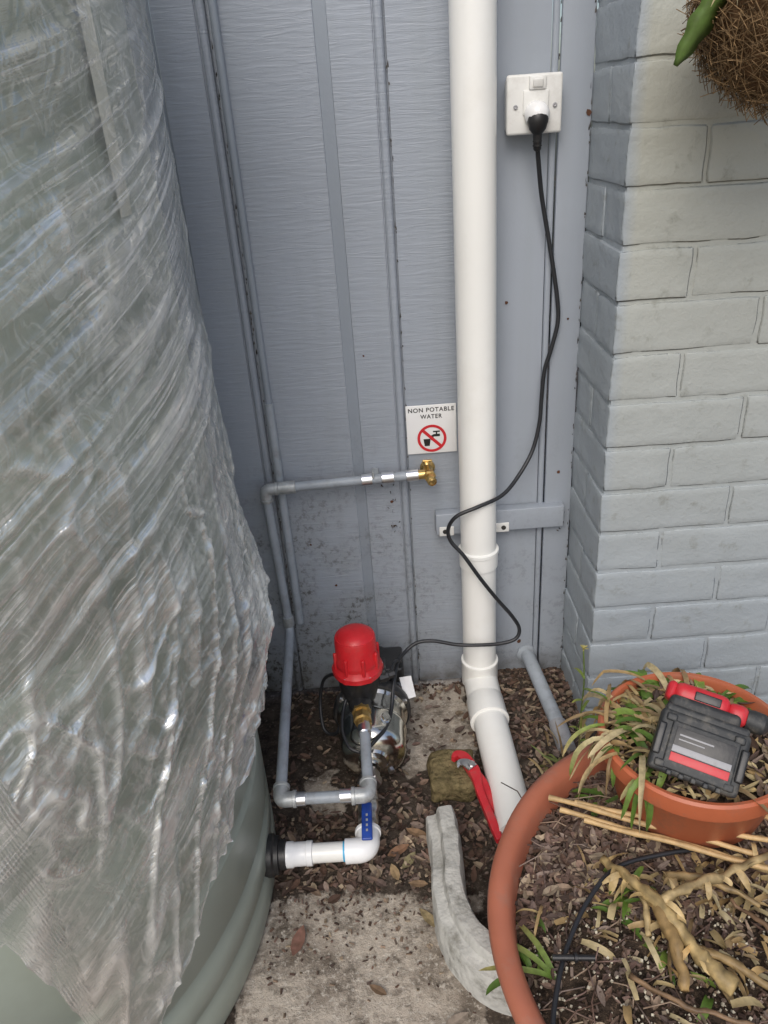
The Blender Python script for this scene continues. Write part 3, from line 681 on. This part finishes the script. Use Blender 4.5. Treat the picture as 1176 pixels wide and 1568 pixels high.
for _ in range(8000):
    a=U(0,6.283); rr=.366*math.sqrt(R()); x=BC[0]+rr*math.cos(a); y=BC[1]+rr*math.sin(a)
    top= y+noise.noise(Vector((x*9,y*9,0)))*.08>-.86
    if math.hypot(x-P2[0],y-P2[1])<.11: continue
    p=Vector((x,y,pz(x,y)+U(.001,.008)))
    if top:
        if R()<.5: chip(mb,p,U(.006,.024),U(.004,.011),U(.002,.004),sc(random.choice(LC),U(.6,1.35)))
        else: leaf(mb,p,U(.014,.038),U(.006,.016),U(0,6.28),sc(random.choice(LC),U(.6,1.35)),.5,U(.05,.4))
    else:
        q=R()
        if q<.32: s=U(.0014,.0044); chip(mb,p,s,s,s,(.66,.60,.46))
        elif q<.75: chip(mb,p,U(.003,.014),U(.002,.006),U(.002,.004),sc(random.choice(LC),U(.5,1.1)))
        elif q<.86: leaf(mb,p,U(.012,.03),U(.004,.010),U(0,6.28),sc(random.choice(LC),U(.7,1.2)),.5,.3)
mb.obj("planter_mulch",'litter',False,bp_)
# ---------------------------------------------------------------- blades
def blade(mb,p,az,L,w,up,droop,col,col2=None,seg=9,twist=0,kink=None):
    p=Vector(p); d=Vector((math.cos(az)*math.cos(up),math.sin(az)*math.cos(up),math.sin(up))); vs=[];n0=len(mb.v)
    for i in range(seg+1):
        t_=i/seg; ww=w*(.55+.9*t_)*(1-t_)**.55*1.25 if t_<1 else .0004
        side=Vector((-math.sin(az),math.cos(az),0)); side=Matrix.Rotation(twist*t_,3,d)@side; nrm=d.cross(side)
        vs+=[p-side*ww/2+nrm*ww*.18,p.copy(),p+side*ww/2+nrm*ww*.18]
        p=p+d*(L/seg); d=(d+Vector((U(-.08,.08),U(-.08,.08),-droop/seg))).normalized()
        if kink and i==kink: d=(d+Vector((U(-.6,.6),U(-.6,.6),-.9))).normalized()
    fs=[]
    for i in range(seg):
        a=i*3; fs+=[(a,a+1,a+4,a+3),(a+1,a+2,a+5,a+4)]
    mb.add(vs,fs,col)
    if col2:
        for i in range(seg+1):
            t_=(i/seg)**1.5; c_=tuple(lerp(col[k],col2[k],t_) for k in range(3))
            for k in range(3): mb.c[n0+3*i+k]=(*c_,1)
GR=[(.10,.20,.03),(.15,.27,.04),(.22,.33,.06),(.09,.17,.03)]
DR=[(.58,.44,.21),(.66,.53,.28),(.48,.33,.15),(.70,.58,.33),(.40,.28,.14)]
p2=empty("terracotta_pot"); pcz=.27
lathe("pot_shell",[(.100,-.03),(.122,0),(.146,.095),(.150,.098),(.1565,.100),(.158,.108),(.158,.130),(.154,.134),(.148,.133),(.145,.128),(.143,.10),(.11,.01),(0,.01)],(P2[0],P2[1],pcz),(0,0,1),'terra2',p2,96,40,wob=lambda a,h:1+.006*noise.noise(Vector((math.cos(a)*2,math.sin(a)*2,h*5+9))))
mb=MB(); vs=[(P2[0],P2[1],.378)];fs=[]
for k in range(1,13):
    for i in range(48):
        rr=.143*k/12;a=2*math.pi*i/48;x=P2[0]+rr*math.cos(a);y=P2[1]+rr*math.sin(a);vs.append((x,y,.378+noise.noise(Vector((x*30,y*30,0)))*.01))
for i in range(48): fs.append((0,1+i,1+(i+1)%48))
for k in range(11):
    for i in range(48): j=(i+1)%48; fs.append((1+k*48+i,1+(k+1)*48+i,1+(k+1)*48+j,1+k*48+j))
mb.add(vs,fs); mb.obj("pot_soil",'soil',True,p2)
mb=MB()
for _ in range(380):
    a=U(0,6.28);rr=.14*math.sqrt(R());x=P2[0]+rr*math.cos(a);y=P2[1]+rr*math.sin(a)
    leaf(mb,Vector((x,y,.384+U(0,.012))),U(.015,.04),U(.005,.012),U(0,6.28),sc(random.choice(LC+DR),U(.6,1.1)),.5,.3)
mb.obj("pot_litter",'litter',False,p2)
pl=MB()
for _ in range(150):
    a=random.gauss(2.6,.95); r0=U(.05,.148); x=P2[0]+r0*math.cos(a); y=P2[1]+r0*math.sin(a)
    if R()<.36: blade(pl,(x,y,.388),U(0,6.28) if R()<.5 else a+U(-.6,.6),U(.05,.13),U(.009,.018),U(.2,1.2),U(1.5,4.5),random.choice(GR),random.choice(GR+DR[:2]),9,U(-1,1),random.choice([None,None,4]))
    else: blade(pl,(x,y,.390+U(0,.016)),U(0,6.28) if R()<.6 else a+U(-1.0,1.0),U(.05,.15),U(.005,.014),U(-.1,.6),U(1.0,4),sc(random.choice(DR),U(.65,1)),None,9,U(-2.5,2.5),random.choice([None,2,3,5]))
for _ in range(22):
    a=U(.5,2.0); x=P2[0]+.12*math.cos(a); y=P2[1]+.12*math.sin(a)
    blade(pl,(x,y,.38),a+U(-.7,.7),U(.05,.10),U(.012,.022),U(.1,.8),U(1,2.5),random.choice(GR),None)
for _ in range(9):
    a=random.gauss(3.3,.35); x=P2[0]+.148*math.cos(a); y=P2[1]+.148*math.sin(a)
    blade(pl,(x,y,.406),a+U(-.9,.9),U(.06,.13),U(.008,.014),U(0,.4),U(2.5,5),random.choice(GR+DR),random.choice(GR+DR),9,U(-1.5,1.5),random.choice([None,4]))
pl.obj("strap_leaf_plant",'leaf',True)
w=MB()
for _ in range(150):
    x=random.gauss(.385,.04); y=random.gauss(-.42,.06); c=random.choice(GR+DR)
    blade(w,(x,y,.02),U(0,6.28),U(.05,.16),U(.005,.012),U(.2,1.3),U(.8,3),sc(c,U(.7,1)),random.choice(GR+DR),9,U(-1.5,1.5),random.choice([None,3,4]))
vs_,fs_=tube_data(catmull([(.40,-.33,.02),(.398,-.325,.14),(.402,-.32,.24),(.399,-.31,.325)],6),.0016,6); w.add(vs_,fs_,(.16,.24,.05))
for k in range(7):
    zz=.08+.03*k; blade(w,(.40,-.326,zz),k*2.4,U(.025,.05),.008,.5,1.5,(.17,.26,.05),(.4,.4,.1))
for k in range(10): blade(w,(.399,-.31,.325),k*.63,.012,.004,U(.2,1.2),.5,(.62,.55,.18))
w.obj("weed_clump",'leaf',True)
w=MB()
for (cx_,cy_,n_) in [(.20,-.82,7),(.30,-.84,9),(.335,-.80,12),(.30,-.76,6),(.38,-.92,6),(.17,-.90,5),(.36,-.63,8),(.60,-.80,5),(.42,-.98,4)]:
    for _ in range(n_):
        x=cx_+U(-.02,.02); y=cy_+U(-.02,.02)
        if R()<.6: blade(w,(x,y,pz(x,y)),U(0,6.28),U(.025,.07),U(.007,.016),U(.2,1.0),U(.5,2.5),random.choice(GR),random.choice(GR))
        else: blade(w,(x,y,pz(x,y)),U(0,6.28),U(.04,.09),U(.004,.008),U(.1,.9),U(1,3),sc(random.choice(DR),.9))
for az_ in (2.4,1.9,2.9): blade(w,(.20,-.93,pz(.2,-.93)),az_,.12,.011,.45,1.3,(.16,.27,.05),(.5,.42,.16))
w.obj("planter_weeds",'leaf',True)
ds=MB()
def stalk(P,r0,r1,col,nb=2):
    P=catmull(P,7); P=[p+noise.noise_vector(p*55)*.005 for p in P]; sd_=R()*99
    v_,f_=tube_data(P,lambda t_:lerp(r0,r1,t_)*(1+.45*noise.noise(Vector((t_*18,sd_,0)))),8)
    v_=[v+noise.noise_vector(v*160)*.0026 for v in v_]; n0=len(ds.v); ds.add(v_,f_,col)
    for i in range(len(v_)):
        k_=.80+.7*noise.noise(v_[i]*70); ds.c[n0+i]=(col[0]*k_,col[1]*k_,col[2]*k_,1)
    for p in P[1::3]:
        for _ in range(nb):
            if R()<.6: blade(ds,p,U(0,6.28),U(.02,.055),U(.007,.016),U(0,.8),U(1,3.5),sc(col,U(.8,1.25)),None,6,U(-2,2))
stalk([(.31,-.77,.265),(.335,-.82,.285),(.365,-.87,.29),(.395,-.93,.275),(.43,-.985,.27)],.007,.012,(.62,.45,.20))
stalk([(.36,-.86,.285),(.37,-.92,.28),(.365,-.98,.26)],.011,.007,(.52,.34,.14))
stalk([(.365,-.87,.29),(.42,-.85,.30),(.48,-.83,.29),(.56,-.80,.29)],.008,.005,(.64,.48,.24))
stalk([(.40,-.80,.26),(.46,-.83,.28),(.52,-.87,.27)],.006,.004,(.54,.38,.18))
stalk([(.395,-.93,.275),(.44,-.95,.27),(.50,-1.0,.26)],.007,.005,(.50,.34,.15),1)
stalk([(.50,-.78,.27),(.58,-.84,.28),(.62,-.92,.27)],.006,.004,(.58,.43,.22))
stalk([(.33,-.80,.27),(.35,-.85,.275),(.345,-.90,.262)],.007,.004,(.64,.48,.24))
stalk([(.48,-.86,.27),(.52,-.92,.27),(.56,-.99,.26)],.004,.003,(.30,.18,.10),0)
stalk([(.30,-.95,.255),(.36,-1.0,.262),(.44,-1.03,.26)],.004,.003,(.32,.2,.11),0)
for _ in range(140):
    x=random.gauss(.47,.10); y=random.gauss(-.86,.07)
    if math.hypot(x-BC[0],y-BC[1])>.35 or math.hypot(x-P2[0],y-P2[1])<.13: continue
    blade(ds,(x,y,pz(x,y)+.006+U(0,.012)),U(0,6.28),U(.025,.085),U(.004,.015),U(-.1,.5),U(.3,2.5),sc(random.choice(DR),U(.6,1.0)),None,6,U(-2,2),random.choice([None,2,3]))
for _ in range(150):
    x=U(.2,.62); y=U(-1.05,-.60); p=Vector((x,y,pz(x,y)+.006)); a=U(0,6.28); L=U(.03,.10)
    v_,f_=tube_data([p,p+Vector((math.cos(a)*L/2,math.sin(a)*L/2,U(0,.01))),p+Vector((math.cos(a+.2)*L,math.sin(a+.2)*L,0))],.0011,5); ds.add(v_,f_,sc(random.choice(LC),1.3))
ds.obj("dead_stalks",'leaf',True)
cn=empty("bamboo_canes")
for i,(a,b_) in enumerate([((.250,-.655,.285),(.545,-.800,.292)),((.265,-.675,.275),(.560,-.820,.282)),((.290,-.672,.287),(.585,-.790,.302)),((.300,-.700,.277),(.60,-.845,.288)),((.55,-.70,.31),(.66,-.86,.30))]):
    a=Vector(a);b_=Vector(b_); P=[a.lerp(b_,k/16)+Vector((0,0,.002*math.sin(k*.7+i))) for k in range(17)]
    tube("cane_%d"%i,P,lambda t_:.0042*(1+.22*(int(t_*16+.5)%4==0)),'bamboo',cn,10)
ir=empty("irrigation_tube")
tube("dripline",catmull([(.165,-1.12,.26),(.172,-1.03,.262),(.195,-.96,.262),(.225,-.90,.26),(.27,-.84,.268),(.33,-.79,.272),(.42,-.77,.27),(.5,-.76,.262)],8),.0038,'cable',ir,10)
tube("barb_joiner",[(.195,-.925,.268),(.255,-.93,.268)],.0045,'black',ir,10)
lathe("barb_ring",[(.004,0),(.007,.001),(.007,.005),(.004,.006)],(.225,-.9275,.268),(1,0,0),'black',ir,12)
# ---------------------------------------------------------------- cordless tool in pot
ct=empty("cordless_drill")
nn=Vector((-.22,-.66,.72)).normalized(); rr_=Vector((1,-.10,-.02)); rr_=(rr_-nn*rr_.dot(nn)).normalized(); uu=nn.cross(rr_)
rot0=Matrix((rr_,uu,nn)).transposed(); rot0=rot0@Matrix.Rotation(-.36,3,'Z'); tc=Vector((.456,-.738,.455))
def tb(name,c,s,mat,bev=.004,rz=0):
    rbox(name,tc+rot0@Vector(c),s,mat,ct,bev,3,rot0@Matrix.Rotation(rz,3,'Z'))
tb("battery_case",(0,0,-.008),(.132,.096,.040),'dgrey',.007)
tb("battery_face",(.003,-.004,.0125),(.100,.074,.006),'dgrey',.003)
tb("battery_label_dark",(.004,.008,.0160),(.086,.034,.0015),'black',.0004)
tb("battery_label_grey",(.004,-.008,.0163),(.086,.010,.0015),'lgrey',.0004)
tb("battery_red_stripe",(.004,-.021,.0160),(.086,.013,.0015),'red2',.0005)
tb("label_text_bar",(-.008,.014,.0170),(.050,.0025,.0006),'lgrey',.0001)
tb("label_text_bar_2",(-.014,.007,.0170),(.038,.0018,.0006),'lgrey',.0001)
tb("latch_left",(-.060,0,.002),(.012,.050,.030),'black',.003)
tb("latch_right",(.061,0,.002),(.012,.050,.030),'black',.003)
for x in (-.05,.05):
    for y in (-.036,.036): tb("corner_lug_%d_%d"%(x*100,y*1000),(x,y,.010),(.016,.012,.012),'dgrey',.003)
for k in range(5): tb("case_rib_%d"%k,(-.034+.018*k,-.045,.004),(.008,.008,.022),'dgrey',.002)
tb("case_top_slab",(.0,.046,-.008),(.124,.022,.034),'dgrey',.005)
tb("tool_foot",(-.004,.060,-.034),(.108,.032,.034),'dgrey',.008)
tb("grip",(.030,.030,-.060),(.042,.036,.07),'dgrey',.012)
tb("tool_head",(-.012,.082,-.048),(.088,.036,.046),'red2',.014)
tb("head_panel",(-.004,.084,-.024),(.040,.014,.004),'black',.0015)
tb("motor_end",(-.058,.082,-.050),(.016,.032,.040),'red2',.008)
tb("nose",(.044,.078,-.046),(.034,.034,.036),'red2',.012)
d_=rot0@Vector((1,0,0)); lathe("chuck",[(.016,0),(.018,.01),(.017,.026),(.010,.034),(.007,.035)],tc+rot0@Vector((.058,.077,-.046)),d_,'dgrey',ct,24)
# ---------------------------------------------------------------- hanging basket
hb=empty("hanging_basket"); HC=Vector((.600,-.43,1.475)); HR=.142
prof_=[(0,-HR)]+[(HR*math.sin(a),-HR*math.cos(a)) for a in [k*math.pi/2/16 for k in range(1,17)]]+[(HR*.9,.0),(HR*.88,-.02),(0,-.02)]
lathe("coir_liner",prof_,HC,(0,0,1),pmat("coir",(.17,.10,.052),.95,0,.4,60,1,90,.006,spec=.1),hb,64,60,wob=lambda a,h:1+.03*noise.noise(Vector((math.cos(a)*4,math.sin(a)*4,h*30))))
fb=MB()
for _ in range(2600):
    th_=U(0,6.28); ph=math.acos(U(0,1)); n_=Vector((math.sin(ph)*math.cos(th_),math.sin(ph)*math.sin(th_),-math.cos(ph))); p=HC+n_*HR*U(.98,1.03)
    tg=n_.cross(Vector((U(-1,1),U(-1,1),U(-1,1)))).normalized(); L=U(.02,.06)
    P=[p,p+tg*L*.5+n_*U(0,.01),p+tg*L+n_*U(-.006,.014)+Vector((0,0,-U(0,.015)))]
    v_,f_=tube_data(P,.0006,3); fb.add(v_,f_,sc((.34,.22,.11),U(.5,1.5)))
fb.obj("coir_fibres",'litter',True,hb)
for k in range(3):
    a=k*2.094+.5; tube("hanger_wire_%d"%k,[HC+Vector((HR*math.cos(a),HR*math.sin(a),0)),HC+Vector((0,0,.36))],.0015,'chain',hb,6)
tube("wall_hook",catmull([(HC.x,-.235,1.98),(HC.x,-.34,1.99),(HC.x,-.43,1.93),(HC.x,-.43,1.835)],6),.005,'black',hb,10)
tube("rim_wire",[HC+Vector((HR*1.02*math.cos(k*.1571),HR*1.02*math.sin(k*.1571),.003)) for k in range(41)],.0025,'chain',hb,8)
cc_=MB()
def fleshy(P,ws,col):
    P=catmull(P,7); n=len(P); vs=[];fs=[]
    for i,p in enumerate(P):
        tt=(P[min(i+1,n-1)]-P[max(i-1,0)]).normalized(); sd=tt.cross(Vector((.25,-1,.1))).normalized(); u_=i/(n-1)*(len(ws)-1); a=int(min(u_,len(ws)-2)); w=lerp(ws[a],ws[a+1],u_-a)/2*(1+.16*math.sin(i*1.3)); nr=sd.cross(tt)
        vs+=[p-sd*w,p+nr*.0028,p+sd*w,p-nr*.0028]
    for i in range(n-1):
        for k in range(4): j=(k+1)%4; fs.append((i*4+k,i*4+j,(i+1)*4+j,(i+1)*4+k))
    fs+=[(3,2,1,0),tuple((n-1)*4+k for k in range(4))]; cc_.add(vs,fs,col)
fleshy([(.53,-.46,1.53),(.49,-.49,1.515),(.458,-.49,1.47),(.436,-.48,1.425),(.415,-.47,1.385)],[.008,.014,.010,.030,.034,.030,.008],(.13,.22,.05))
fleshy([(.56,-.50,1.53),(.52,-.52,1.49),(.50,-.52,1.46)],[.012,.02,.016,.006],(.16,.24,.06))
fleshy([(.50,-.49,1.52),(.475,-.49,1.495),(.462,-.49,1.478)],[.010,.018,.022,.006],(.55,.45,.22))
fleshy([(.62,-.48,1.50),(.60,-.54,1.56),(.63,-.58,1.52)],[.02,.03,.03,.01],(.13,.22,.05))
for _ in range(14): blade(cc_,(U(.48,.56),-.51,U(1.43,1.50)),U(2.4,5),U(.03,.08),U(.004,.012),U(-.6,.6),U(1,3),random.choice(DR),None,7,U(-1.5,1.5))
cc_.obj("trailing_cactus",'leaf',True,hb)
# ---------------------------------------------------------------- light
w=bpy.data.worlds.new("World"); scene.world=w; w.use_nodes=True; nt=w.node_tree
bg=nt.nodes["Background"]; sky=nt.nodes.new("ShaderNodeTexSky"); sky.sky_type='NISHITA'; sky.sun_disc=False
el=math.radians(46); az=math.radians(195)
sky.sun_elevation=el; sky.sun_rotation=az; sky.air_density=1.0; sky.dust_density=3; sky.ozone_density=1.0
nt.links.new(sky.outputs[0],bg.inputs[0]); bg.inputs[1].default_value=.15
sd=bpy.data.lights.new("sun",'SUN'); sd.energy=1.5; sd.angle=math.radians(40); sd.color=(1,.985,.96)
so_=bpy.data.objects.new("sun",sd); COL.objects.link(so_)
dirv=Vector((math.sin(az)*math.cos(el),math.cos(az)*math.cos(el),math.sin(el)))
so_.rotation_euler=dirv.to_track_quat('Z','Y').to_euler(); so_.location=(0,-3,5)
# ---------------------------------------------------------------- camera
cd=bpy.data.cameras.new("camera"); cam=bpy.data.objects.new("camera",cd); COL.objects.link(cam)
cd.sensor_fit='VERTICAL'; cd.sensor_height=24; cd.lens=24*1178/1568; cd.clip_end=200; cd.clip_start=.02
th=math.radians(27.6); F=Vector((0,math.cos(th),-math.sin(th))); U0=Vector((0,math.sin(th),math.cos(th))); X=Vector((1,0,0))
ro=math.atan(.072); Rc=X*math.cos(ro)-U0*math.sin(ro); Uc=X*math.sin(ro)+U0*math.cos(ro)
mm=Matrix((Rc,Uc,-F)).transposed().to_4x4(); mm.translation=(0,-1.6,1.36); cam.matrix_world=mm
scene.camera=cam
scene.view_settings.view_transform='Standard'; scene.view_settings.look='None'; scene.view_settings.exposure=0
